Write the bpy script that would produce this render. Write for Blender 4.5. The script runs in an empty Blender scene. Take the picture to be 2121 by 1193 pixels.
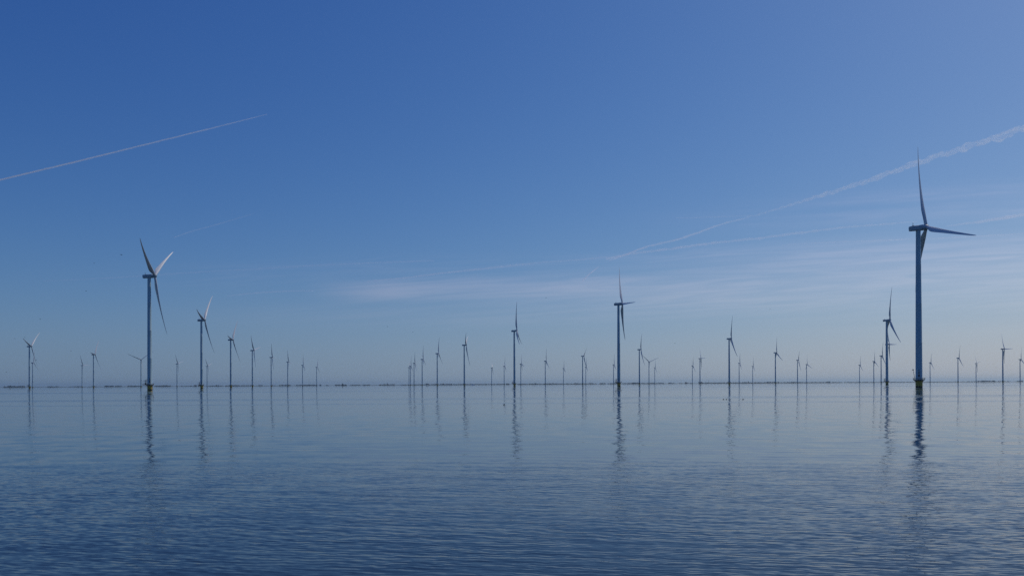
import bpy, bmesh, math, random
from mathutils import Vector, Matrix, noise
random.seed(4)
S = bpy.context.scene
C = S.collection
PI = math.pi
rad = math.radians

# ------------------------------------------------------------------ helpers
def tag(o, label=None, cat=None, group=None, kind=None):
    if label: o['label'] = label
    if cat: o['category'] = cat
    if group: o['group'] = group
    if kind: o['kind'] = kind
    return o

def mesh_of(name, bm, mat, smooth=True, angle=35):
    bmesh.ops.recalc_face_normals(bm, faces=bm.faces)
    me = bpy.data.meshes.new(name)
    bm.to_mesh(me); bm.free()
    if mat: me.materials.append(mat)
    if smooth:
        me.polygons.foreach_set('use_smooth', [True] * len(me.polygons))
        try: me.set_sharp_from_angle(angle=rad(angle))
        except Exception: pass
    return me

def obj(name, me, parent=None, mw=None):
    o = bpy.data.objects.new(name, me)
    C.objects.link(o)
    if parent: o.parent = parent
    if mw is not None: o.matrix_local = mw
    return o

def empty(name, loc=(0, 0, 0), rz=0):
    o = bpy.data.objects.new(name, None)
    o.empty_display_size = 1
    C.objects.link(o)
    o.location = loc; o.rotation_euler = (0, 0, rz)
    return o

def ring(bm, pts): return [bm.verts.new(p) for p in pts]

def skin(bm, rings, cap=True):
    for a, b in zip(rings, rings[1:]):
        n = len(a)
        for i in range(n):
            j = (i + 1) % n
            bm.faces.new((a[i], a[j], b[j], b[i]))
    if cap:
        bm.faces.new(rings[0][::-1]); bm.faces.new(rings[-1])

def lathe(bm, prof, n=48, c=(0, 0)):
    rs = [ring(bm, [(c[0] + r * math.cos(2 * PI * i / n), c[1] + r * math.sin(2 * PI * i / n), z) for i in range(n)]) for r, z in prof]
    skin(bm, rs)

def box(bm, x0, x1, y0, y1, z0, z1, M=None):
    vs = []
    for x in (x0, x1):
        for y in (y0, y1):
            for z in (z0, z1):
                p = Vector((x, y, z))
                vs.append(bm.verts.new(M @ p if M else p))
    for f in ((0, 1, 3, 2), (4, 6, 7, 5), (0, 4, 5, 1), (2, 3, 7, 6), (0, 2, 6, 4), (1, 5, 7, 3)):
        bm.faces.new([vs[i] for i in f])

def tube(bm, pts, r, n=8, closed=False):
    pts = [Vector(p) for p in pts]
    rs = []
    m = len(pts)
    for k, p in enumerate(pts):
        a = pts[(k - 1) % m] if (k or closed) else p
        b = pts[(k + 1) % m] if (k < m - 1 or closed) else p
        t = (b - a).normalized()
        up = Vector((0, 0, 1)) if abs(t.z) < .9 else Vector((1, 0, 0))
        u = t.cross(up).normalized(); v = t.cross(u)
        rr = r[k] if isinstance(r, (list, tuple)) else r
        rs.append(ring(bm, [p + (u * math.cos(2 * PI * i / n) + v * math.sin(2 * PI * i / n)) * rr for i in range(n)]))
    if closed: skin(bm, rs + [rs[0]], cap=False)
    else: skin(bm, rs)

# ------------------------------------------------------------------ materials
def mat(name):
    m = bpy.data.materials.new(name); m.use_nodes = True
    nt = m.node_tree
    b = nt.nodes['Principled BSDF']
    return m, nt, b

def nd(nt, t, **k):
    n = nt.nodes.new(t)
    for a, v in k.items(): setattr(n, a, v)
    return n

def math_n(nt, op, a, b=None, c=None, clamp=False):
    n = nd(nt, 'ShaderNodeMath', operation=op, use_clamp=clamp)
    for i, v in enumerate((a, b, c)):
        if v is None: continue
        if isinstance(v, (int, float)): n.inputs[i].default_value = v
        else: nt.links.new(v, n.inputs[i])
    return n.outputs[0]

def sstep(nt, x, lo, hi):
    n = nd(nt, 'ShaderNodeMapRange', interpolation_type='SMOOTHSTEP')
    nt.links.new(x, n.inputs['Value'])
    n.inputs['From Min'].default_value = lo; n.inputs['From Max'].default_value = hi
    return n.outputs['Result']

def paint(name, col, rough=.4, dirt=.12, scale=.35, dirtcol=(.25, .22, .18), metal=0):
    m, nt, b = mat(name)
    tc = nd(nt, 'ShaderNodeTexCoord')
    mp = nd(nt, 'ShaderNodeMapping'); mp.inputs['Scale'].default_value = (1.6, 1.6, .16)
    nt.links.new(tc.outputs['Object'], mp.inputs[0])
    no = nd(nt, 'ShaderNodeTexNoise'); no.inputs['Scale'].default_value = scale; no.inputs['Detail'].default_value = 6
    nt.links.new(mp.outputs[0], no.inputs['Vector'])
    f = math_n(nt, 'MULTIPLY', sstep(nt, no.outputs['Fac'], .45, .8), dirt * 2)
    mx = nd(nt, 'ShaderNodeMix', data_type='RGBA')
    mx.inputs[6].default_value = (*col, 1); mx.inputs[7].default_value = (*dirtcol, 1)
    nt.links.new(f, mx.inputs[0]); nt.links.new(mx.outputs[2], b.inputs['Base Color'])
    b.inputs['Roughness'].default_value = rough; b.inputs['Metallic'].default_value = metal
    return m

M_tower = paint('tower_paint', (.38, .53, .56), .5)
M_blade = paint('blade_gelcoat', (.62, .64, .65), .35, .06)
M_nac = paint('nacelle_paint', (.36, .46, .50), .45)
M_deck = paint('deck_steel', (.07, .07, .075), .6, .2)
M_rail = paint('rail_steel', (.12, .11, .06), .5, .2)
M_dark = paint('dark_fitting', (.03, .032, .036), .5)
M_pale = paint('pale_panel', (.7, .7, .7), .4)

# yellow transition piece with a dark algae band at the waterline
M_yel, nt, b = mat('yellow_coating')
ge = nd(nt, 'ShaderNodeNewGeometry'); sp = nd(nt, 'ShaderNodeSeparateXYZ'); nt.links.new(ge.outputs['Position'], sp.inputs[0])
no = nd(nt, 'ShaderNodeTexNoise'); no.inputs['Scale'].default_value = 1.3; no.inputs['Detail'].default_value = 5
nt.links.new(ge.outputs['Position'], no.inputs['Vector'])
zz = math_n(nt, 'ADD', sp.outputs['Z'], math_n(nt, 'MULTIPLY', math_n(nt, 'SUBTRACT', no.outputs['Fac'], .5), .9))
f = sstep(nt, zz, .65, .95)
mx = nd(nt, 'ShaderNodeMix', data_type='RGBA')
mx.inputs[6].default_value = (.012, .018, .012, 1); mx.inputs[7].default_value = (.52, .35, .04, 1)
nt.links.new(f, mx.inputs[0]); nt.links.new(mx.outputs[2], b.inputs['Base Color']); b.inputs['Roughness'].default_value = .5

def plain(name, col, rough=.7, var=.25, scale=1.):
    m, nt, b = mat(name)
    tc = nd(nt, 'ShaderNodeTexCoord')
    no = nd(nt, 'ShaderNodeTexNoise'); no.inputs['Scale'].default_value = scale; no.inputs['Detail'].default_value = 4
    nt.links.new(tc.outputs['Object'], no.inputs['Vector'])
    mx = nd(nt, 'ShaderNodeMix', data_type='RGBA')
    mx.inputs[6].default_value = (*[c * (1 - var) for c in col], 1); mx.inputs[7].default_value = (*[min(1, c * (1 + var)) for c in col], 1)
    nt.links.new(no.outputs['Fac'], mx.inputs[0]); nt.links.new(mx.outputs[2], b.inputs['Base Color'])
    b.inputs['Roughness'].default_value = rough
    return m
M_wood = plain('distant_foliage', (.07, .10, .11), .9, .4, .05)
M_land = plain('shore_grass', (.06, .085, .075), .9, .3, .02)
M_brick = plain('brick_wall', (.2, .12, .09), .9)
M_roof = plain('roof_tiles', (.09, .07, .065), .8)
M_bird = plain('feathers', (.02, .02, .02), .8)
M_hull = plain('dark_hull', (.012, .014, .018), .5)
M_white = plain('white_hull', (.85, .85, .85), .3, .05)
M_glass = plain('window_glass', (.02, .025, .03), .1)

# ------------------------------------------------------------------ camera
CAMH = 3.8
F = 1700 / 2121
cam = bpy.data.cameras.new('camera')
cam.sensor_width = 36; cam.lens = 36 * F
cam.shift_y = (795.6 - 596.5) / 2121
cam.clip_start = .1; cam.clip_end = 400000
co = bpy.data.objects.new('camera', cam); C.objects.link(co)
co.matrix_world = Matrix.Translation((0, 0, CAMH)) @ Matrix.Rotation(PI / 2, 4, 'X') @ Matrix.Rotation(rad(-.324), 4, 'Z')
S.camera = co

# ------------------------------------------------------------------ light
SUN_AZ, SUN_EL = 53, 51          # degrees clockwise from +Y, above the horizon
sd = Vector((math.sin(rad(SUN_AZ)) * math.cos(rad(SUN_EL)), math.cos(rad(SUN_AZ)) * math.cos(rad(SUN_EL)), math.sin(rad(SUN_EL))))
sl = bpy.data.lights.new('sun', 'SUN'); sl.energy = 2.4; sl.angle = rad(.5); sl.color = (1, .95, .87)
so = bpy.data.objects.new('sun', sl); C.objects.link(so)
so.rotation_euler = (-sd).to_track_quat('-Z', 'Y').to_euler()

SKYG = ((1.70, 1.04), (1.30, .86), (.82, .89))
W = bpy.data.worlds.new('World'); S.world = W; W.use_nodes = True
nt = W.node_tree
bg = nt.nodes['Background']; bg.inputs['Strength'].default_value = .12
sky = nd(nt, 'ShaderNodeTexSky', sky_type='NISHITA')
sky.sun_disc = False; sky.sun_elevation = rad(SUN_EL); sky.sun_rotation = rad(SUN_AZ)
sky.air_density = 1.0; sky.dust_density = 1.0; sky.ozone_density = 3.0; sky.altitude = 0
# thin cirrus veils, laid out by compass direction and elevation
tc = nd(nt, 'ShaderNodeTexCoord')
sp = nd(nt, 'ShaderNodeSeparateXYZ'); nt.links.new(tc.outputs['Generated'], sp.inputs[0])
X, Y, Z = sp.outputs
yc = math_n(nt, 'MAXIMUM', Y, .05)
u = math_n(nt, 'DIVIDE', X, yc); v = math_n(nt, 'DIVIDE', Z, yc)
def nz(su, sv, shear=0., detail=4, seed=0., dist=0.):
    cb = nd(nt, 'ShaderNodeCombineXYZ')
    nt.links.new(math_n(nt, 'MULTIPLY', u, su), cb.inputs[0])
    nt.links.new(math_n(nt, 'MULTIPLY', math_n(nt, 'SUBTRACT', v, math_n(nt, 'MULTIPLY', u, shear)), sv), cb.inputs[1])
    cb.inputs[2].default_value = seed
    n = nd(nt, 'ShaderNodeTexNoise'); n.inputs['Scale'].default_value = 1; n.inputs['Detail'].default_value = detail
    n.inputs['Distortion'].default_value = dist
    nt.links.new(cb.outputs[0], n.inputs['Vector'])
    return n.outputs['Fac']
def band(u0, v0, u1, v1, w0, w1, fin, amp, nzv, lo=.35, hi=.65, fout=None):
    # a veil whose centre runs from (u0,v0) to (u1,v1), half width w0..w1, fading in at fin
    t = math_n(nt, 'DIVIDE', math_n(nt, 'SUBTRACT', u, u0), u1 - u0)
    c = math_n(nt, 'ADD', v0, math_n(nt, 'MULTIPLY', t, v1 - v0))
    w = math_n(nt, 'MAXIMUM', math_n(nt, 'ADD', w0, math_n(nt, 'MULTIPLY', t, w1 - w0)), .002)
    wob = math_n(nt, 'MULTIPLY', math_n(nt, 'SUBTRACT', warp, .5), .03)
    d = math_n(nt, 'DIVIDE', math_n(nt, 'ABSOLUTE', math_n(nt, 'SUBTRACT', math_n(nt, 'ADD', v, wob), c)), w)
    g = math_n(nt, 'SUBTRACT', 1, sstep(nt, d, .1, 1.3))
    e = sstep(nt, u, fin[0], fin[1])
    m = math_n(nt, 'MULTIPLY', math_n(nt, 'MULTIPLY', g, e), sstep(nt, nzv, lo, hi))
    if fout: m = math_n(nt, 'MULTIPLY', m, math_n(nt, 'SUBTRACT', 1, sstep(nt, u, fout[0], fout[1])))
    return math_n(nt, 'MULTIPLY', m, amp)
warp = nz(2.2, 9, .03, 3, 5.)
st1 = nz(2.6, 34, .04, 7, 1., .9)
st2 = nz(5.0, 90, .06, 8, 9., 1.6)
st3 = nz(1.6, 30, .05, 5, 17., .5)
layers = [
    band(-.25, .1145, .62, .124, .013, .035, (-.27, -.14), .66, st1, -.25, .80),
    band(-.10, .100, .62, .105, .016, .020, (-.14, .10), .22, st3, .25, .65, (.2, .5)),
    band(.10, .150, .62, .165, .014, .028, (.08, .36), .62, st3, .12, .70),
    band(.00, .190, .62, .215, .016, .03, (.1, .5), .38, st1, .3, .7),
    band(-.60, .135, .3, .15, .02, .02, (-.6, -.2), .12, st2, .3, .75, (.1, .3)),
    band(-.30, .085, .62, .08, .02, .03, (-.5, -.1), .18, st3, .25, .65),
]
tot = layers[0]
for l in layers[1:]: tot = math_n(nt, 'ADD', tot, l)
tot = math_n(nt, 'MULTIPLY', tot, math_n(nt, 'ADD', .50, math_n(nt, 'MULTIPLY', sstep(nt, st2, .3, .68), .7)))
tot = math_n(nt, 'MULTIPLY', tot, sstep(nt, Y, .05, .3), clamp=True)
hv = nd(nt, 'ShaderNodeCombineXYZ')           # the lowest three degrees keep the colour of the haze just above them
nt.links.new(X, hv.inputs[0]); nt.links.new(Y, hv.inputs[1])
nt.links.new(math_n(nt, 'SQRT', math_n(nt, 'ADD', math_n(nt, 'MULTIPLY', Z, Z), .0023)), hv.inputs[2])
hn = nd(nt, 'ShaderNodeVectorMath', operation='NORMALIZE'); nt.links.new(hv.outputs[0], hn.inputs[0]); nt.links.new(hn.outputs[0], sky.inputs['Vector'])
sc3 = nd(nt, 'ShaderNodeSeparateColor'); nt.links.new(sky.outputs[0], sc3.inputs[0])
cc3 = nd(nt, 'ShaderNodeCombineColor')       # clean, deep blue air: the red end falls off faster than the stock sky's
for i, (g, k) in enumerate(SKYG):
    nt.links.new(math_n(nt, 'MULTIPLY', math_n(nt, 'POWER', math_n(nt, 'MULTIPLY', sc3.outputs[i], .1), g), k * 10), cc3.inputs[i])
cm = nd(nt, 'ShaderNodeMix', data_type='RGBA', blend_type='ADD')
nt.links.new(tot, cm.inputs[0]); nt.links.new(cc3.outputs[0], cm.inputs[6]); cm.inputs[7].default_value = (2.0, 1.3, .95, 1)
nt.links.new(cm.outputs[2], bg.inputs['Color'])

# ------------------------------------------------------------------ haze
bm = bmesh.new(); HB = 61000
box(bm, -HB, HB, -HB, HB, -3.5, 190)
hz, nt, b = mat('haze_air')
nt.nodes.remove(b)
pv = nd(nt, 'ShaderNodeVolumePrincipled'); pv.inputs['Color'].default_value = (.74, .93, 1, 1)
pv.inputs['Density'].default_value = 2.6e-5; pv.inputs['Anisotropy'].default_value = .45
nt.links.new(pv.outputs[0], nt.nodes['Material Output'].inputs['Volume'])
tag(obj('haze', mesh_of('haze', bm, hz, False)), kind='stuff')

# ------------------------------------------------------------------ water
bm = bmesh.new()
n = 128
lat = [0, 12, 40, 100, 400, 2000, 10000, 60000]
prev = bm.verts.new((0, 0, 0)); pr = None
for r in lat[1:]:
    cur = ring(bm, [(r * math.cos(2 * PI * i / n), r * math.sin(2 * PI * i / n), 0) for i in range(n)])
    for i in range(n):
        j = (i + 1) % n
        if pr is None: bm.faces.new((prev, cur[i], cur[j]))
        else: bm.faces.new((pr[i], cur[i], cur[j], pr[j]))
    pr = cur
mw, nt, b = mat('lake_water')
b.inputs['Base Color'].default_value = (.015, .027, .036, 1)
b.inputs['Roughness'].default_value = .02; b.inputs['IOR'].default_value = 1.333
ge = nd(nt, 'ShaderNodeNewGeometry')
sp = nd(nt, 'ShaderNodeSeparateXYZ'); nt.links.new(ge.outputs['Position'], sp.inputs[0])
def wn(sx, sy, rot=0, detail=2, seed=0, dist=0., rough=.5):
    mp = nd(nt, 'ShaderNodeMapping', vector_type='POINT')
    r2 = nd(nt, 'ShaderNodeVectorRotate', rotation_type='Z_AXIS'); r2.inputs['Angle'].default_value = rad(rot)
    nt.links.new(ge.outputs['Position'], r2.inputs['Vector'])
    nt.links.new(r2.outputs[0], mp.inputs[0])
    mp.inputs['Scale'].default_value = (sx, sy, 1); mp.inputs['Location'].default_value = (seed, seed * .7, seed)
    t = nd(nt, 'ShaderNodeTexNoise'); t.inputs['Scale'].default_value = 1; t.inputs['Detail'].default_value = detail
    t.inputs['Distortion'].default_value = dist; t.inputs['Roughness'].default_value = rough
    nt.links.new(mp.outputs[0], t.inputs['Vector'])
    return t
def vsc(vec, s):
    a = nd(nt, 'ShaderNodeVectorMath', operation='SUBTRACT'); nt.links.new(vec, a.inputs[0]); a.inputs[1].default_value = (.5, .5, .5)
    m = nd(nt, 'ShaderNodeVectorMath', operation='SCALE'); nt.links.new(a.outputs[0], m.inputs[0])
    if isinstance(s, (int, float)): m.inputs['Scale'].default_value = s
    else: nt.links.new(s, m.inputs['Scale'])
    return m.outputs[0]
yy = sp.outputs['Y']
edge = wn(.035, .05, 0, 3, 3)
yw = math_n(nt, 'ADD', yy, math_n(nt, 'MULTIPLY', math_n(nt, 'SUBTRACT', edge.outputs['Fac'], .5), 16))
near = math_n(nt, 'SUBTRACT', 1, sstep(nt, yw, 33, 46))          # breeze-ruffled water in front
patch = sstep(nt, wn(.10, .05, 8, 2, 21).outputs['Fac'], .35, .68)  # cat's paws
streak = sstep(nt, wn(.0006, .006, 1, 3, 11).outputs['Fac'], .52, .64)  # long ruffled lanes far out
far = sstep(nt, yy, 300, 600)
streak2 = sstep(nt, wn(.0012, .022, .6, 2, 31).outputs['Fac'], .56, .62)
far2 = math_n(nt, 'MULTIPLY', sstep(nt, yy, 90, 150), math_n(nt, 'SUBTRACT', 1, sstep(nt, yy, 300, 600)))
lane = math_n(nt, 'ADD', math_n(nt, 'MULTIPLY', streak, far), math_n(nt, 'MULTIPLY', math_n(nt, 'MULTIPLY', streak2, far2), .5))
A_f = math_n(nt, 'ADD', math_n(nt, 'MULTIPLY', near, math_n(nt, 'ADD', .17, math_n(nt, 'MULTIPLY', patch, .12))), .05)
A_m = math_n(nt, 'ADD', math_n(nt, 'ADD', .055, math_n(nt, 'MULTIPLY', near, .05)), math_n(nt, 'MULTIPLY', lane, 1.3))
A_c = math_n(nt, 'ADD', .08, math_n(nt, 'MULTIPLY', lane, .2))
def wave_trains():
    # coherent wind ripples: distorted sinusoid crests in groups, slope = cos(phase) along the travel direction
    out = []
    mid = math_n(nt, 'SUBTRACT', 1, sstep(nt, yw, 45, 120))
    for lam, rot, amp, msk, gs, wd in ((.19, 17, .046, near, .55, .5), (.27, 6, .042, near, .4, .55), (.45, 21, .034, near, .25, .6), (.8, 9, .024, near, .14, .6), (1.7, 12, .016, mid, .08, .6), (3.4, -4, .009, mid, .05, .5)):
        dx, dy = math.sin(rad(rot)), math.cos(rad(rot))
        ph = math_n(nt, 'ADD', math_n(nt, 'MULTIPLY', sp.outputs['X'], dx), math_n(nt, 'MULTIPLY', yy, dy))
        ph = math_n(nt, 'MULTIPLY', ph, 2 * PI / lam)
        ws = wn(.62 / lam, .32 / lam, rot, 2, lam * 7)                 # bends and breaks the crests
        ph = math_n(nt, 'ADD', ph, math_n(nt, 'MULTIPLY', ws.outputs['Fac'], 16 * wd))
        grp = sstep(nt, wn(gs * 1.0, gs * 1.8, rot, 2, 40 + lam).outputs['Fac'], .30, .66)
        c = math_n(nt, 'MULTIPLY', math_n(nt, 'MULTIPLY', math_n(nt, 'COSINE', ph), grp), math_n(nt, 'MULTIPLY', msk, amp / .66))
        cb = nd(nt, 'ShaderNodeCombineXYZ')
        nt.links.new(math_n(nt, 'MULTIPLY', c, dx * .4), cb.inputs[0]); nt.links.new(math_n(nt, 'MULTIPLY', c, dy), cb.inputs[1])
        out.append(cb.outputs[0])
    return out
vv = [vsc(wn(2.8, 7, 13, 3, 1, .3).outputs['Color'], A_f),
      vsc(wn(.9, 3.8, -5, 3, 4, .3).outputs['Color'], A_m),
      vsc(wn(.45, .32, 5, 2, 8).outputs['Color'], A_c),
      vsc(wn(.45, 1.7, 11, 3, 15, .3).outputs['Color'], math_n(nt, 'MULTIPLY', near, .05))]
vv += wave_trains()
acc = vv[0]
for x in vv[1:]:
    a = nd(nt, 'ShaderNodeVectorMath', operation='ADD'); nt.links.new(acc, a.inputs[0]); nt.links.new(x, a.inputs[1]); acc = a.outputs[0]
m = nd(nt, 'ShaderNodeVectorMath', operation='MULTIPLY'); nt.links.new(acc, m.inputs[0]); m.inputs[1].default_value = (2.2, .55, 0)
a = nd(nt, 'ShaderNodeVectorMath', operation='ADD'); nt.links.new(m.outputs[0], a.inputs[0]); a.inputs[1].default_value = (0, 0, 1)
nn = nd(nt, 'ShaderNodeVectorMath', operation='NORMALIZE'); nt.links.new(a.outputs[0], nn.inputs[0])
nt.links.new(nn.outputs[0], b.inputs['Normal'])
tag(obj('water', mesh_of('water', bm, mw, False)), 'calm blue lake with a ruffled foreground and glassy water behind', kind='structure')

# ------------------------------------------------------------------ turbine part meshes
HUBZ = 115.0
def m_foundation():
    bm = bmesh.new()
    lathe(bm, [(2.35, -3), (2.35, 3.6), (2.42, 3.65), (2.42, 3.95), (2.35, 4.0), (2.35, 4.9)], 56)
    return mesh_of('foundation', bm, M_yel)
def m_landing():
    bm = bmesh.new()                                   # fender pipes and ladder down to the water
    for s in (-.55, .55):
        tube(bm, [(s, -2.45, 4.2), (s, -3.0, 3.7), (s, -3.0, -1.5)], .12)
        for z in (.8, 2.4): tube(bm, [(s, -3.0, z), (s, -2.3, z)], .08, 6)
    for s in (-.22, .22): tube(bm, [(s, -2.75, 4.8), (s, -2.75, -1.2)], .04, 6)
    for k in range(14): tube(bm, [(-.22, -2.75, .1 + k * .32), (.22, -2.75, .1 + k * .32)], .025, 6)
    return mesh_of('boat_landing', bm, M_yel)
def m_platform():
    bm = bmesh.new()
    lathe(bm, [(2.30, 4.62), (3.3, 4.82), (3.72, 5.0), (3.72, 5.24), (2.2, 5.26)], 56)
    for k in range(14):                                # brackets under the deck
        a = 2 * PI * k / 14
        R = Matrix.Rotation(a, 4, 'Z')
        vs = [bm.verts.new(R @ Vector(p)) for p in ((2.33, -.06, 4.0), (2.33, .06, 4.0), (3.5, .06, 4.9), (3.5, -.06, 4.9), (2.33, .06, 4.9), (2.33, -.06, 4.9))]
        for f in ((0, 1, 2, 3), (0, 3, 5), (1, 4, 2), (0, 5, 4, 1)): bm.faces.new([vs[i] for i in f])
    return mesh_of('platform', bm, M_deck)
def m_railing():
    bm = bmesh.new(); n = 28
    for k in range(n):
        a = 2 * PI * k / n; c, s = math.cos(a), math.sin(a)
        tube(bm, [(3.66 * c, 3.66 * s, 5.2), (3.86 * c, 3.86 * s, 5.55), (3.92 * c, 3.92 * s, 6.6)], .07, 6)
    for z, r in ((5.55, 3.86), (6.05, 3.89), (6.6, 3.92)):
        tube(bm, [(r * math.cos(2 * PI * i / 56), r * math.sin(2 * PI * i / 56), z) for i in range(56)], .06, 6, True)
    return mesh_of('railing', bm, M_rail)
def m_tower():
    bm = bmesh.new(); pr = []
    z0, z1, r0, r1 = 5.27, 112.9, 2.3, 1.58
    zs = [z0, 5.5, 5.55, 32.0, 32.05, 32.2, 32.25, 60.0, 60.05, 60.2, 60.25, 88.0, 88.05, 88.2, 88.25, 112.5, 112.9]
    for i, z in enumerate(zs):
        t = (z - z0) / (z1 - z0); r = r0 + (r1 - r0) * t ** 1.25
        if i in (0, 1, 4, 5, 8, 9, 12, 13): r += .035
        pr.append((r, z))
    lathe(bm, pr, 64)
    return mesh_of('tower', bm, M_tower)
def m_nacelle():
    bm = bmesh.new(); rs = []
    def sec(x, w, h, zc, e, n=40):
        out = []
        for i in range(n):
            a = 2 * PI * i / n; c, s = math.cos(a), math.sin(a)
            out.append((x, w * math.copysign(abs(c) ** (2 / e), c), zc + h * math.copysign(abs(s) ** (2 / e), s)))
        return ring(bm, out)
    for x, w, h, zc, e in ((-6.15, 1.35, 1.30, .02, 4), (-6.0, 1.62, 1.62, 0, 5), (-5.4, 1.72, 1.74, 0, 5), (-2, 1.86, 1.84, 0, 5), (1.2, 1.95, 1.9, .0, 4), (1.9, 2.0, 1.95, 0, 2.6), (1.95, 2.16, 2.1, 0, 2.05), (3.3, 2.2, 2.14, 0, 2), (3.45, 2.02, 2.0, 0, 2)):
        rs.append(sec(x, w, h, zc, e))
    skin(bm, rs)
    lathe(bm, [(1.5, -2.45), (1.56, -2.4), (1.56, -1.75), (1.5, -1.7)], 32)       # yaw collar over the tower
    return mesh_of('nacelle', bm, M_nac, angle=28)
def m_mast():
    bm = bmesh.new()
    tube(bm, [(-3.4, .5, 1.7), (-3.4, .5, 3.9)], .05, 6)
    tube(bm, [(-3.4, -.5, 1.7), (-3.4, -.5, 3.5)], .05, 6)
    tube(bm, [(-3.4, -.7, 3.1), (-3.4, .7, 3.1)], .04, 6)
    lathe(bm, [(.14, 3.5), (.2, 3.6), (.2, 3.85), (.1, 3.95)], 10, (-3.4, -.5))
    box(bm, -4.0, -2.9, -.8, .8, 1.75, 2.15)
    return mesh_of('weather_mast', bm, M_dark)
def m_hub():
    bm = bmesh.new(); n = 40; rs = []
    for x, r in ((3.42, 1.75), (3.5, 1.95), (4.4, 2.0), (5.8, 1.98), (6.6, 1.75), (7.2, 1.3), (7.55, .75), (7.65, .2)):
        rs.append(ring(bm, [(x, r * math.cos(2 * PI * i / n), r * math.sin(2 * PI * i / n)) for i in range(n)]))
    skin(bm, rs)
    for k in range(3):                                 # blade root collars, aligned with the blades
        a = rad(120 * k); R = Matrix.Translation((5.6, 0, 0)) @ Matrix.Rotation(-a, 4, 'X')
        q = [ring(bm, [R @ Vector((1.22 * math.cos(2 * PI * i / 24), 1.22 * math.sin(2 * PI * i / 24), z)) for i in range(24)]) for z in (1.0, 2.25)]
        skin(bm, q)
    return mesh_of('hub', bm, M_nac)
def m_blade():
    bm = bmesh.new(); rs = []; n = 28; L = 64.5
    #        r     chord thick  round(1=circle)
    st = [(1.6, 2.3, 1.0, 1), (3, 2.3, 1.0, 1), (5, 2.55, .86, .75), (7.5, 3.3, .62, .4), (10, 3.95, .46, .15), (13, 4.25, .37, 0), (17, 4.0, .31, 0),
          (22, 3.5, .27, 0), (28, 2.95, .24, 0), (34, 2.5, .22, 0), (40, 2.1, .2, 0), (46, 1.75, .19, 0), (52, 1.42, .18, 0), (57, 1.13, .18, 0), (61, .85, .17, 0), (63.5, .5, .17, 0), (64.5, .15, .2, 0)]
    for r, c, th, ro in st:
        be = rad(40 + 17 * (1 - r / L) ** 1.7)
        pre = .03 * r + 3.9 * (r / L) ** 2.2
        le = .5 * ro + .30 * (1 - ro)                 # pitch axis position on the chord
        sec = []
        for i in range(n):
            a = 2 * PI * i / n
            xc = .5 - .5 * math.cos(a)                # 0 leading .. 1 trailing .. 0
            s = 1 if a < PI else -1
            yt = 5 * th * (.2969 * math.sqrt(xc) - .126 * xc - .3516 * xc ** 2 + .2843 * xc ** 3 - .1036 * xc ** 4) * (1.0 if s > 0 else .75)
            yci = .5 * abs(math.sin(a)) * th
            y = (yt * (1 - ro) + yci * ro) * s * c
            ch = (le - xc) * c                         # towards the leading edge
            # chord axis = y cos(be) + x sin(be);  thickness axis = x cos(be) - y sin(be)
            sec.append((pre + ch * math.sin(be) + y * math.cos(be), ch * math.cos(be) - y * math.sin(be), r))
        rs.append(ring(bm, sec))
    skin(bm, rs)
    return mesh_of('blade', bm, M_blade, angle=50)
def m_door():
    bm = bmesh.new()
    box(bm, -.5, .5, -2.46, -2.30, 7.5, 9.25)
    return mesh_of('tower_door', bm, M_dark, False)
def m_lightbox():
    bm = bmesh.new(); box(bm, -.62, .62, -2.5, -2.28, 6.6, 7.35)
    return mesh_of('pale_hatch', bm, M_pale, False)
def m_mark(bars):                                      # one faint dark character of the column on the tower
    bm = bmesh.new()
    def col(pts):                                      # outline -> one extruded piece
        a = [bm.verts.new((x, -2.36, z)) for x, z in pts]; b2 = [bm.verts.new((x, -2.2, z)) for x, z in pts]
        bm.faces.new(a); bm.faces.new(b2[::-1])
        for i in range(len(pts)):
            j = (i + 1) % len(pts); bm.faces.new((a[i], b2[i], b2[j], a[j]))
    col(bars)
    return mesh_of('tower_marking', bm, M_dark, False)
MK = [m_mark(p) for p in (
    [(-.42, 11.95), (.42, 11.95), (.42, 12.3), (-.42, 12.3)],
    [(-.5, 10.4), (-.2, 10.4), (-.2, 11.05), (.2, 11.05), (.2, 10.4), (.5, 10.4), (.5, 11.3), (-.5, 11.3)],
    [(-.14, 9.45), (.16, 9.45), (.16, 9.92), (.5, 9.92), (.5, 10.18), (-.5, 10.18), (-.5, 9.92), (-.14, 9.92)])]
def m_davit():
    bm = bmesh.new()
    tube(bm, [(-3.0, -.6, 5.2), (-3.05, -.6, 8.0), (-3.75, -.6, 12.2)], [.16, .15, .11], 8)
    bmesh.ops.create_uvsphere(bm, u_segments=14, v_segments=10, radius=.5, matrix=Matrix.Translation((-3.85, -.6, 12.6)))
    return mesh_of('davit_crane', bm, M_dark)
def m_sidedeck():
    bm = bmesh.new()                                   # lay-down deck with a small crane, on the -x side
    box(bm, -6.9, -3.2, -1.6, 1.6, 4.98, 5.2)
    for y in (-1.5, 1.5):
        tube(bm, [(-6.6, y, 5.0), (-2.3, y, 3.7)], .1, 6)
        for x in (-6.85, -5.9, -4.9, -4.0): tube(bm, [(x, y, 5.2), (x, y, 6.5)], .06, 6)
        for z in (5.85, 6.5): tube(bm, [(-6.85, y, z), (-3.7, y, z)], .05, 6)
    tube(bm, [(-6.85, -1.5, 6.5), (-6.85, 1.5, 6.5)], .05, 6)
    return mesh_of('side_deck', bm, M_deck, False)
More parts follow.
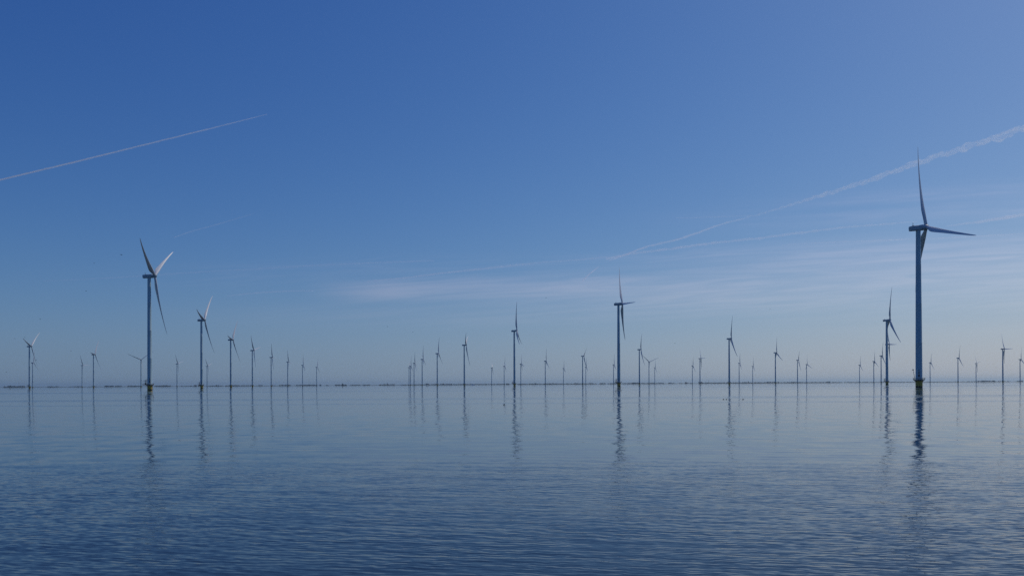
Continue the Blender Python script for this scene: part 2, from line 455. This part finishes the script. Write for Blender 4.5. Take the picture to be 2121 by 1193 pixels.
def m_rack():
    bm = bmesh.new()
    for s in (-.8, .8):
        tube(bm, [(-4.1, s, 5.2), (-2.6, 0, 11.6)], .11, 6)
        tube(bm, [(-2.9, s, 5.2), (-2.6, 0, 11.6)], .11, 6)
    for z, x0 in ((7.3, -5.2), (8.9, -6.0), (9.7, -5.3)):
        tube(bm, [(x0, 0, z), (-3.0, 0, z)], .16, 6)
    box(bm, -4.6, -3.6, -.7, .7, 5.2, 6.9)
    tube(bm, [(-3.9, 0, 6.9), (-3.9, 0, 10.3)], .2, 8)
    return mesh_of('equipment_rack', bm, M_dark, False)
P = dict(foundation=m_foundation(), landing=m_landing(), platform=m_platform(), railing=m_railing(), tower=m_tower(), nacelle=m_nacelle(),
         mast=m_mast(), hub=m_hub(), blade=m_blade(), door=m_door(), hatch=m_lightbox(), davit=m_davit(), side=m_sidedeck(), rack=m_rack())

GRP = 'wind turbines standing in the lake'
def turbine(x, y, az, psi, lod, label):
    """lod 0 far, 1 mid, 2 near, 3 nearest (davit), 4 near with a side deck"""
    t = empty('wind_turbine', (x, y, 0))
    tag(t, label, 'wind turbine', GRP)
    cz = math.atan2(-x, y)                                 # tower door towards the dyke the camera stands on
    D = Matrix.Rotation(cz, 4, 'Z')
    N = Matrix.Translation((0, 0, HUBZ)) @ Matrix.Rotation(rad(90 - az), 4, 'Z') @ Matrix.Rotation(rad(-5), 4, 'Y')
    obj('foundation', P['foundation'], t)
    pf = obj('platform', P['platform'], t)
    obj('tower', P['tower'], t)
    if lod >= 1:
        obj('railing', P['railing'], pf)
        obj('boat_landing', P['landing'], t, Matrix.Rotation(rad(150), 4, 'Z'))
    nc = obj('nacelle', P['nacelle'], t, N)
    hb = obj('hub', P['hub'], t, N @ Matrix.Translation((5.6, 0, 0)) @ Matrix.Rotation(-rad(psi), 4, 'X') @ Matrix.Translation((-5.6, 0, 0)))
    if lod >= 1: obj('weather_mast', P['mast'], nc)
    for k in range(3):
        obj('blade', P['blade'], t, N @ Matrix.Translation((5.6, 0, 0)) @ Matrix.Rotation(-rad(psi + 120 * k), 4, 'X') @ Matrix.Diagonal((1, 1, 1 if lod == 3 else .935, 1)))
    if lod >= 2:
        obj('door', P['door'], t, D); obj('hatch', P['hatch'], t, D); [obj('tower_marking', q, t, D) for q in MK]
    if lod == 3: obj('davit_crane', P['davit'], t, D)
    if lod == 4:
        obj('side_deck', P['side'], pf, D); obj('equipment_rack', P['rack'], t, D)
    return t

TB = [
 (-1325.2, 2254.5, 84, 48, 4, 'taller of the two overlapping turbines at the left edge, one blade lit white'),
 (-2209.1, 3783.0, 76, 12, 0, 'short faint turbine close behind the taller one at the left edge'),
 (-2253.8, 4303.4, 88, 88, 0, 'small turbine near the left edge, pale blade pointing right, just left of a taller one'),
 (-1451.5, 2847.6, 82, 34, 1, 'taller of the two neighbouring turbines between the left edge pair and the biggest left turbine'),
 (-1556.3, 3443.8, 140, 52, 0, 'turbine with blades in a wide Y, just left of the biggest left turbine'),
 (-366.3, 830.0, 84, 58, 4, 'biggest turbine of the left half, one upper blade lit white, yellow foundation'),
 (-525.2, 1389.2, 86, 42, 4, 'second biggest turbine of the left half, pale blade raised to the right'),
 (-1721.7, 4635.4, 90, 72, 0, 'tiny turbine just right of the second biggest left turbine, one white blade'),
 (-679.8, 1985.0, 88, 36, 1, 'first and tallest of the six turbines receding right from the second biggest left turbine'),
 (-819.9, 2593.4, 88, 78, 1, 'second turbine of the receding left row, short white blade pointing right'),
 (-950.2, 3240.1, 84, 94, 0, 'third turbine of the receding left row, upright blade and stubby right blade'),
 (-1054.1, 3858.5, 92, 100, 0, 'fourth turbine of the receding left row, between the third and two smaller ones'),
 (-1147.2, 4495.4, 78, 114, 0, 'fifth turbine of the receding left row, second last before the empty gap'),
 (-1192.9, 5013.5, 88, 20, 0, 'smallest and last turbine of the receding left row, beside the empty gap'),
 (-1665.9, 4082.5, 88, 78, 0, 'small turbine standing alone between the two biggest turbines of the left half'),
 (-661.6, 5275.1, 84, 34, 0, 'leftmost and shortest turbine of the tight receding cluster left of centre'),
 (-601.1, 4858.5, 86, 4, 0, 'second turbine of the tight cluster left of centre, almost touching the leftmost'),
 (-503.9, 4225.7, 86, 106, 0, 'third turbine of the cluster left of centre, just right of the almost touching pair'),
 (-393.0, 3594.0, 90, 0, 0, 'fourth turbine of the row growing taller left of centre, one blade straight up'),
 (-267.1, 2937.0, 94, 12, 1, 'fifth turbine of the row growing taller left of centre, dark upright blade'),
 (-134.5, 2320.4, 90, 62, 1, 'last turbine of the row left of centre, beside the small white boat'),
 (-138.6, 5596.1, 86, 44, 0, 'left one of the two tiny turbines between the white boat and the tall centre turbine'),
 (-48.0, 5065.7, 90, 10, 0, 'tiny turbine immediately left of the tall centre turbine with two lowered blades'),
 (5.3, 1714.7, 94, 118, 4, 'tall turbine at the picture centre with an upright blade and two lower blades close together'),
 (48.8, 4511.9, 84, 14, 0, 'small turbine immediately right of the tall centre turbine with two lowered blades'),
 (161.1, 3964.3, 86, 112, 0, 'taller of the two lone small turbines a little right of the tall centre one'),
 (366.5, 5844.4, 90, 116, 0, 'shorter of the two lone small turbines a little right of the tall centre one'),
 (284.3, 3299.3, 78, 70, 1, 'turbine with one blade raised to the right and one crossing the small turbine behind it'),
 (484.8, 5390.1, 94, 2, 0, 'tiny turbine half hidden below the lowered blade of a taller one right of centre'),
 (593.4, 4795.0, 94, 118, 0, 'small turbine immediately left of the big centre-right turbine, almost touching its tower'),
 (149.6, 1148.7, 87, 26, 4, 'big centre-right turbine, third tallest overall, with a curved blade pointing right'),
 (418.5, 2693.9, 96, 86, 1, 'mid-size turbine right of the big centre-right turbine, beside the Y-shaped one'),
 (711.1, 4258.3, 158, 68, 0, 'turbine with two blades spread in a wide Y, right of the centre'),
 (1006.7, 5785.6, 98, 112, 0, 'tiny turbine immediately right of the wide Y-shaped turbine near the centre'),
 (1144.2, 5205.3, 96, 108, 0, 'tiny turbine just left of the one whose blade points straight right, above far buildings'),
 (850.0, 3709.8, 90, 30, 0, 'turbine with one blade pointing level to the right, left of the tall right-centre turbine'),
 (547.0, 2065.6, 98, 98, 2, 'tall right-centre turbine with an upright blade and one blade down right'),
 (1284.3, 4639.6, 106, 112, 0, 'small turbine right under the blade tip of the tall right-centre turbine'),
 (1615.7, 5508.7, 106, 112, 0, 'tiny turbine right of the far church spire beside the tall right-centre turbine'),
 (978.6, 3048.1, 94, 118, 1, 'lone mid-size turbine in wide space right of centre, long lowered right blade'),
 (1413.6, 4062.7, 104, 78, 0, 'taller one of the close small pair left of the wide empty stretch'),
 (1806.2, 5031.3, 88, 4, 0, 'shorter one of the close small pair left of the wide empty stretch'),
 (2232.4, 5271.7, 106, 106, 0, 'tiny turbine at the end of the wide empty stretch, before the second tallest right turbine'),
 (1931.1, 4380.1, 102, 118, 0, 'small turbine two places left of the second tallest right turbine'),
 (1559.9, 3467.8, 106, 102, 0, 'turbine almost touching the left side of the second tallest right turbine'),
 (676.4, 1480.4, 104, 104, 4, 'second tallest right turbine, just left of the largest, blade slanting down right'),
 (1108.7, 2422.6, 102, 26, 1, 'turbine hidden behind the second tallest right one, rotor with a level blade showing'),
 (294.5, 593.8, 96, 14, 3, 'largest turbine of all, thick tower on a yellow foundation, broad blade pointing right'),
 (2413.2, 4736.6, 106, 104, 0, 'small turbine immediately right of the largest turbine'),
 (2090.7, 3846.9, 106, 102, 0, 'mid-size turbine between the largest turbine and the right edge, lowered blade to the right'),
 (2844.1, 5029.6, 102, 40, 0, 'tiny turbine with a short blade pointing right, shortest one near the right edge'),
 (1686.7, 2820.1, 102, 28, 1, 'tallest turbine near the right edge, blade pointing level to the right'),
 (2576.3, 4161.2, 106, 114, 0, 'turbine cut by the right edge of the photo'),
]
for r in TB: turbine(*r)

# ------------------------------------------------------------------ far shore
SH = 9500
def px2x(px): return (px - 1060.5) / 1700 * SH
bm = bmesh.new()
xs = [-9500 + 250 * i for i in range(77)]
rs = []
for x in xs:
    h = 3.4 + 2 * noise.noise((x * .0012, 3, 0))
    rs.append(ring(bm, [(x, SH - 20, -1), (x, SH, h), (x, SH + 40, h + .4), (x, SH + 900, h), (x, SH + 950, -1)]))
skin(bm, rs)
tag(obj('far_shore', mesh_of('far_shore', bm, M_land, False)), 'low green shore along the horizon', kind='structure')

segs = [(8, 48, 3.6), (20, 27, 4.6), (98, 118, 2.4), (145, 168, 1.8), (158, 164, 2.6), (185, 200, 1.5), (215, 235, 3.0), (238, 247, 3.4), (262, 292, 2.9), (318, 352, 2.8), (330, 345, 3.2),
        (373, 400, 1.6), (402, 417, 3.4), (431, 458, 1.9), (446, 452, 2.8), (465, 520, 2.2), (480, 492, 2.9), (535, 541, 2.8), (562, 568, 2.0), (578, 600, 2.6), (590, 598, 3.2), (614, 640, 2.6), (642, 656, 2.7),
        (661, 664, 3.0), (674, 678, 2.0), (693, 703, 2.6), (725, 745, 2.0), (750, 763, 2.2), (785, 792, 2.0), (793, 816, 2.8), (830, 850, 1.9), (850, 960, 2.1), (882, 889, 3.6), (896, 906, 2.9), (912, 920, 3.5),
        (924, 936, 2.8), (960, 1000, 2.2), (1000, 1046, 2.0), (1048, 1055, 3), (1072, 1180, 2.2), (1105, 1112, 3.0), (1136, 1150, 2.8), (1182, 1236, 2.0), (1190, 1200, 2.8), (1222, 1228, 2.8), (1243, 1255, 2.5),
        (1260, 1282, 2.4), (1290, 1312, 2.3), (1310, 1324, 3.3), (1330, 1352, 2.2), (1352, 1376, 2.4), (1386, 1397, 2.5), (1408, 1412, 2.0), (1424, 1434, 1.6), (1452, 1460, 1.8), (1462, 1530, 2.5), (1530, 1600, 2.5),
        (1540, 1550, 3.2), (1590, 1612, 3.3), (1612, 1720, 2.2), (1640, 1650, 3), (1712, 1722, 3), (1724, 1745, 1.8), (1752, 1800, 1.7), (1800, 2000, 1.5), (2003, 2008, 1.8), (2012, 2028, 2.0), (2030, 2064, 3.2),
        (2036, 2042, 3.8), (2066, 2073, 2.0), (2080, 2092, 1.6), (2108, 2121, 2.6), (2130, 2200, 2)]
bm = bmesh.new()
for a, b2, h in segs:
    x0, x1 = px2x(a), px2x(b2); H = h / 1700 * SH * .85
    k = max(3, int((x1 - x0) / 5))
    for i in range(k):
        x = x0 + (x1 - x0) * (i + random.random()) / k
        hh = H * (.62 + .5 * random.random()); w = 5 + 8 * random.random()
        M = Matrix.Translation((x, SH - 6 + 60 * random.random(), hh * .48)) @ Matrix.Rotation(random.random() * 6, 4, 'Z') @ Matrix.Diagonal((w, w, hh * .55, 1))
        g = bmesh.ops.create_icosphere(bm, subdivisions=1, radius=1, matrix=M)
        for v_ in g['verts']: v_.co += Vector((random.uniform(-1, 1) * w * .25, random.uniform(-1, 1) * w * .25, random.uniform(-1, 1) * hh * .12))
tag(obj('distant_woods', mesh_of('distant_woods', bm, M_wood, False)), 'dark low line of trees along the far shore', 'trees', kind='stuff')

def house(px, w, d, h, rh, label):
    x = px2x(px); t = empty('farm_building', (x, SH - 70, 0)); tag(t, label, 'building', 'buildings on the far shore')
    bm = bmesh.new(); box(bm, -w / 2, w / 2, -d / 2, d / 2, 0, h); obj('wall', mesh_of('wall', bm, M_brick, False), t)
    bm = bmesh.new()
    vs = [bm.verts.new(p) for p in ((-w / 2 - 1, -d / 2 - 1, h), (w / 2 + 1, -d / 2 - 1, h), (w / 2 + 1, d / 2 + 1, h), (-w / 2 - 1, d / 2 + 1, h), (-w / 2 + 3, 0, h + rh), (w / 2 - 3, 0, h + rh))]
    for f in ((0, 1, 5, 4), (2, 3, 4, 5), (1, 2, 5), (3, 0, 4), (3, 2, 1, 0)): bm.faces.new([vs[i] for i in f])
    obj('roof', mesh_of('roof', bm, M_roof, False), t)
    for q in (-.3, 0, .3):
        bm = bmesh.new(); box(bm, q * w - 1, q * w + 1, -d / 2 - .12, -d / 2 - .01, h * .35, h * .7); obj('window', mesh_of('window', bm, M_glass, False), t)
house(1418, 25, 18, 12, 5, 'narrow block-like building on the far shore left of the wide one')
house(1448, 42, 22, 14, 6, 'wide building on the far shore behind a turbine with a level blade')
def church(px, H, label):
    x = px2x(px); t = empty('church_tower', (x, SH - 60, 0)); tag(t, label, 'church tower', 'church towers on the far shore')
    bm = bmesh.new(); box(bm, -3, 3, -3, 3, 0, H * .6); obj('wall', mesh_of('wall', bm, M_brick, False), t)
    bm = bmesh.new(); bmesh.ops.create_cone(bm, cap_ends=True, segments=8, radius1=3.8, radius2=.15, depth=H * .4, matrix=Matrix.Translation((0, 0, H * .8)))
    obj('spire', mesh_of('spire', bm, M_roof, False), t)
church(804, 31, 'church spire on the far shore left of the tight turbine cluster')
church(1547, 26, 'church spire on the far shore right of the tall right-centre turbine')
def rmast(px, H, label):
    bm = bmesh.new(); tube(bm, [(0, 0, 0), (0, 0, H)], [1.1, .5], 6)
    for z in (.5, .8): box(bm, -1.6, 1.6, -.4, .4, H * z, H * z + 1)
    o = obj('radio_mast', mesh_of('radio_mast', bm, M_dark, False)); o.location = (px2x(px), SH - 50, 0)
    tag(o, label, 'radio mast', 'radio masts on the far shore')
rmast(974.5, 44, 'thin mast on the far shore just above the small white boat')
rmast(953.5, 40, 'thin mast on the far shore left of the turbine beside the white boat')
rmast(1465.5, 46, 'thin mast on the far shore right of the wide building')

# ------------------------------------------------------------------ boats
t = empty('work_barge', (-1425.2, 6951.9, 0)); tag(t, 'dark low work barge on the horizon in the gap between turbine rows', 'barge')
bm = bmesh.new(); rs = []
for x, w, z in ((-27, 2, 6), (-24, 4, 5.4), (-15, 5, 5), (15, 5, 4.8), (24, 4.5, 5.2), (27, 2.5, 6)):
    rs.append(ring(bm, [(x, -w, z), (x, w, z), (x, w * .8, -1), (x, -w * .8, -1)]))
skin(bm, rs); obj('hull', mesh_of('hull', bm, M_hull, False), t)
bm = bmesh.new(); box(bm, -16, 0, -4, 4, 4.9, 12); box(bm, -13, -6, -3, 3, 12, 18); obj('wheelhouse', mesh_of('wheelhouse', bm, M_hull, False), t)
bm = bmesh.new(); rs = []
for x, w, z in ((6, 1, 5), (9, 4, 9.5), (14, 4, 11), (20, 4, 9), (24, 1, 5)):
    rs.append(ring(bm, [(x, -w, z), (x, w, z), (x, w, 4.8), (x, -w, 4.8)]))
skin(bm, rs); obj('cargo', mesh_of('cargo', bm, M_hull, False), t)
bm = bmesh.new(); tube(bm, [(-9.5, 0, 18), (-9.5, 0, 24)], .4, 6); obj('mast', mesh_of('mast', bm, M_hull, False), t)

t = empty('motor_boat', (-247.9, 5201.6, 0), rad(12)); tag(t, 'small white motor boat catching the sun on the horizon near the centre', 'boat')
bm = bmesh.new(); rs = []
for x, w, z in ((-8, 2.2, 2.6), (-4, 2.5, 2.6), (2, 2.4, 3.0), (6, 1.4, 3.5), (9, .15, 4.0)):
    rs.append(ring(bm, [(x, -w, z), (x, w, z), (x, w * .7, 0.5), (x * .93, 0, -.6), (x, -w * .7, .5)]))
skin(bm, rs); obj('hull', mesh_of('hull', bm, M_white, False), t)
bm = bmesh.new(); rs = []
for x, z in ((-6.5, 5.6), (-5.5, 7.4), (.5, 7.4), (3.5, 3.4)):
    rs.append(ring(bm, [(x, -1.9, 2.6), (x, 1.9, 2.6), (x, 1.7, z), (x, -1.7, z)]))
skin(bm, rs); obj('cabin', mesh_of('cabin', bm, M_white, False), t)
bm = bmesh.new(); box(bm, -4.5, -.5, -1.92, -1.86, 4.3, 5.4); obj('window', mesh_of('window', bm, M_glass, False), t)

# ------------------------------------------------------------------ birds
def bird_mesh(flap, span):
    bm = bmesh.new(); rs = []
    for x, r in ((-.24, .01), (-.16, .035), (-.04, .06), (.08, .055), (.15, .035), (.19, .038), (.23, .02), (.27, .004)):
        rs.append(ring(bm, [(x, r * math.cos(2 * PI * i / 8), r * math.sin(2 * PI * i / 8)) for i in range(8)]))
    skin(bm, rs)
    for s in (-1, 1):
        w = []
        for y, xl, xt, z in ((.02, .10, -.07, .02), (.28, .14, -.05, flap * .16), (.5, .08, -.06, flap * .13), (.72, -.02, -.07, flap * .04)):
            y *= span
            w.append(ring(bm, [(xl, s * y, z), ((xl + xt) / 2, s * y, z + .02), (xt, s * y, z), ((xl + xt) / 2, s * y, z - .005)]))
        skin(bm, w)
    bmesh.ops.scale(bm, vec=(1.25, 1.25, 1.25), verts=bm.verts)
    return mesh_of('bird', bm, M_bird)
BM = [bird_mesh(1, 1), bird_mesh(-.9, 1), bird_mesh(1.6, .9)]
BL = [((-156.8, 330, 56.6), 'highest bird in the left sky, beside the raised blade of the biggest left turbine'),
      ((-305.0, 600, 94.0), 'second highest bird in the left sky, above the small turbines'),
      ((-269.6, 520, 64.2), 'bird in the left sky below the second highest one'),
      ((-321.7, 560, 50.0), 'bird flying just up and right of the far-left turbine tips'),
      ((-363.2, 600, 39.2), 'bird left of the far-left edge turbine at blade height'),
      ((-379.8, 640, 42.3), 'bird directly above the far-left edge turbine'),
      ((-333.0, 620, 30.7), 'bird left of the blade of the mid-distance left turbine'),
      ((-289.5, 600, 17.6), 'bird low between the left turbine pair and the Y-shaped turbine'),
      ((-345.0, 560, 13.9), 'lowest bird at the extreme left edge'),
      ((-301.4, 520, 20.7), 'bird at the lowered blade tip of the far-left edge turbine'),
      ((-91.0, 600, 46.5), 'left one of the two birds above the empty gap between turbine rows'),
      ((-77.1, 640, 44.7), 'right one of the two birds above the empty gap between turbine rows'),
      ((27.3, 650, 71.9), 'bird in the pale cloud band left of the big centre-right turbine'),
      ((119.3, 600, 33.0), 'bird between the big centre-right turbine and the tall right-centre turbine'),
      ((220.4, 700, 66.6), 'bird above the lone mid-size turbine, under the pale cloud band')]
for k, (p, l) in enumerate(BL):
    o = obj('flying_bird', BM[k % 3]); o.location = p; o.rotation_euler = (random.uniform(-.5, .5), random.uniform(-.2, .2), random.uniform(-.5, .5) + (PI if k % 2 else 0))
    tag(o, l, 'bird', 'birds flying over the lake')
bm = bmesh.new(); rs = []
for x, w, h in ((-.26, .01, .10), (-.2, .07, .07), (-.05, .12, .12), (.08, .11, .11), (.16, .05, .08)):
    rs.append(ring(bm, [(x, w * math.cos(2 * PI * i / 10), .03 + h * math.sin(2 * PI * i / 10)) for i in range(10)]))
skin(bm, rs)
tube(bm, [(.12, 0, .08), (.17, 0, .2), (.2, 0, .27)], [.05, .035, .04], 8)
tube(bm, [(.18, 0, .27), (.25, 0, .27), (.33, 0, .25)], [.045, .045, .012], 8)
DM = mesh_of('water_bird', bm, M_bird)
for (x, y), rz, l in (((49.1, 190.7), .3, 'left bird of the close swimming pair beside the tall right-centre turbine reflection'),
                      ((49.75, 190.5), .2, 'right bird of the close swimming pair beside the tall right-centre turbine reflection'),
                      ((53.3, 189.4), 2.9, 'single swimming bird right of the reflection of the tall right-centre turbine'),
                      ((-1.5, 152.7), .1, 'single swimming bird nearest to the viewer, left of the centre turbine reflection')):
    o = obj('swimming_bird', DM); o.location = (x, y, 0); o.rotation_euler = (0, 0, rz); o.scale = (.7, .7, .7)
    tag(o, l, 'bird', 'birds swimming on the lake')

# ------------------------------------------------------------------ contrails: real ice-cloud tubes at 10 km
def vapour(name, dens, ani=.5):
    m, nt, b = mat(name); nt.nodes.remove(b)
    pv = nd(nt, 'ShaderNodeVolumePrincipled'); pv.inputs['Color'].default_value = (1, 1, 1, 1)
    pv.inputs['Density'].default_value = dens; pv.inputs['Anisotropy'].default_value = ani
    nt.links.new(pv.outputs[0], nt.nodes['Material Output'].inputs['Volume'])
    return m
ALT = 10000
def contrail(pts, radii, dens, lump, label, step=160, seed=0, strands=1, flat=.8):
    """lumpy tube along pts; radii per point in metres"""
    P2 = [Vector((x, y, ALT)) for x, y in pts]
    cum = [0]
    for a, b2 in zip(P2, P2[1:]): cum.append(cum[-1] + (b2 - a).length)
    n = int(cum[-1] / step) + 2
    bm = bmesh.new()
    for sx in range(strands):
        rs = []; m = 12
        for i in range(n):
            d = cum[-1] * i / (n - 1)
            k = max(j for j in range(len(cum)) if cum[j] <= d + 1e-6); k = min(k, len(P2) - 2)
            f = (d - cum[k]) / (cum[k + 1] - cum[k])
            # smooth interpolation of the heading
            p0 = P2[max(k - 1, 0)]; p1 = P2[k]; p2 = P2[k + 1]; p3 = P2[min(k + 2, len(P2) - 1)]
            p = .5 * ((2 * p1) + (p2 - p0) * f + (2 * p0 - 5 * p1 + 4 * p2 - p3) * f * f + (-p0 + 3 * p1 - 3 * p2 + p3) * f ** 3)
            r = radii[k] * (1 - f) + radii[k + 1] * f
            t = (p2 - p1).normalized(); side = t.cross(Vector((0, 0, 1))).normalized(); up = Vector((0, 0, 1))
            q = d / 1000
            off = side * noise.noise((q * 1.1, seed + sx * 7, 0)) * r * lump * 1.2 + up * noise.noise((q * 1.3, seed + 3 + sx * 7, 5)) * r * lump * 1.1
            if strands > 1: off += (side * .3 + up * .7) * r * (sx / (strands - 1) - .5) * 1.1; r *= .72
            g = 1 + lump * 1.1 * noise.noise((q * 2.4, seed, sx * 9.)) + lump * .5 * noise.noise((q * 7, seed, sx * 3.))
            row = []
            for j in range(m):
                a = 2 * PI * j / m
                e = 1 + lump * .9 * noise.noise((q * 4.5, math.cos(a) * 1.2 + seed, math.sin(a) * 1.2 + sx * 5))
                row.append(p + off + (side * math.cos(a) + up * math.sin(a) * flat) * r * max(g, .25) * e)
            rs.append(ring(bm, row))
        skin(bm, rs)
    o = obj('contrail', mesh_of('contrail', bm, vapour('ice_vapour', dens)))
    tag(o, label, 'contrail', 'contrails across the sky')
    return o
contrail([(-27079, 41169), (-24688, 39665), (-19578, 36658), (-15157, 34007), (-11814, 32006), (-8983, 30278)], [52, 50, 44, 36, 30, 15], .0090, .16,
         'crisp straight contrail rising to the right in the upper left sky', 250, 1)
contrail([(-22720, 55274), (-20782, 53232), (-17763, 50447), (-14904, 47671)], [40, 44, 42, 22], .0017, .1, 'short faint contrail above the big left turbine', 500, 2)
contrail([(14271, 49875), (15494, 46906), (16582, 43930), (17658, 41016), (18433, 38120), (19000, 36204), (19763, 34202), (20311, 32468), (20732, 30845)],
         [34, 64, 94, 112, 118, 118, 122, 126, 126], .0017, .95, 'broad ragged contrail crossing the raised blade of the largest turbine', 45, 3, 4)
contrail([(7976, 66809), (8985, 63376), (9933, 60068), (11500, 57302), (12320, 54936), (13185, 51961), (14271, 49875)], [60, 75, 90, 90, 80, 70, 50], .0018, .3,
         'faint upper arm of the narrow V of contrails right of the centre', 200, 5)
contrail([(6927, 80274), (7025, 76672), (7256, 73071), (7498, 70081)], [45, 50, 48, 20], .0042, .1, 'very short bright contrail left of the big centre-right turbine blade tip', 400, 6)
contrail([(7610, 66020), (9019, 63613), (12196, 60785), (14511, 58576), (16831, 57091), (19383, 54802), (21557, 53010), (24118, 51809), (25355, 51228)],
         [90, 110, 125, 120, 115, 108, 100, 90, 60], .0014, .4, 'long soft contrail running right to the nacelle of the largest turbine', 200, 7)
contrail([(27948, 52712), (29206, 51645), (30023, 50462), (30832, 49333), (31747, 48123)], [60, 110, 140, 150, 150], .0016, .3, 'wide soft contrail piece at the right edge above the level blade', 200, 8)
contrail([(19728, 59768), (22187, 58828), (25346, 58137), (29950, 57130), (34760, 55629), (36373, 55147)], [40, 60, 65, 60, 60, 60], .0022, .35, 'faint lower contrail passing just under the largest turbine hub to the right edge', 200, 9)
contrail([(-44242, 77596), (-38452, 76075), (-33169, 74269), (-27059, 71967), (-18724, 69331), (-11854, 67381), (-6201, 66276)], [60, 80, 80, 80, 90, 100, 90], .0010, .3,
         'very faint long contrail running from the left past the big left turbine hub', 300, 10)
contrail([(-13966, 79330), (-9392, 76306), (-4661, 72581), (1641, 68171), (5489, 66198), (7734, 64773)], [90, 110, 110, 90, 80, 70], .0014, .3, 'faint contrail across the centre meeting the V of contrails', 300, 11)
contrail([(-31702, 91429), (-26977, 88293), (-23535, 87090), (-20896, 86771)], [60, 90, 100, 80], .0018, .2, 'faint thin contrail leading into the left end of the pale cloud band', 400, 12)
contrail([(9993, 49755), (11986, 49522), (14461, 49024)], [40, 50, 45], .0012, .3, 'short faint level contrail left of the broad ragged one', 300, 13)

# ------------------------------------------------------------------ render settings
S.render.engine = 'CYCLES'
cy = S.cycles
cy.use_denoising = False
try: cy.denoiser = 'OPENIMAGEDENOISE'
except Exception: pass
cy.use_adaptive_sampling = False
cy.max_bounces = 6; cy.glossy_bounces = 3; cy.diffuse_bounces = 2; cy.transparent_max_bounces = 12; cy.volume_bounces = 1
cy.sample_clamp_indirect = 4
S.view_settings.view_transform = 'Standard'
S.view_settings.look = 'None'
S.view_settings.exposure = -.7; S.view_settings.gamma = 1
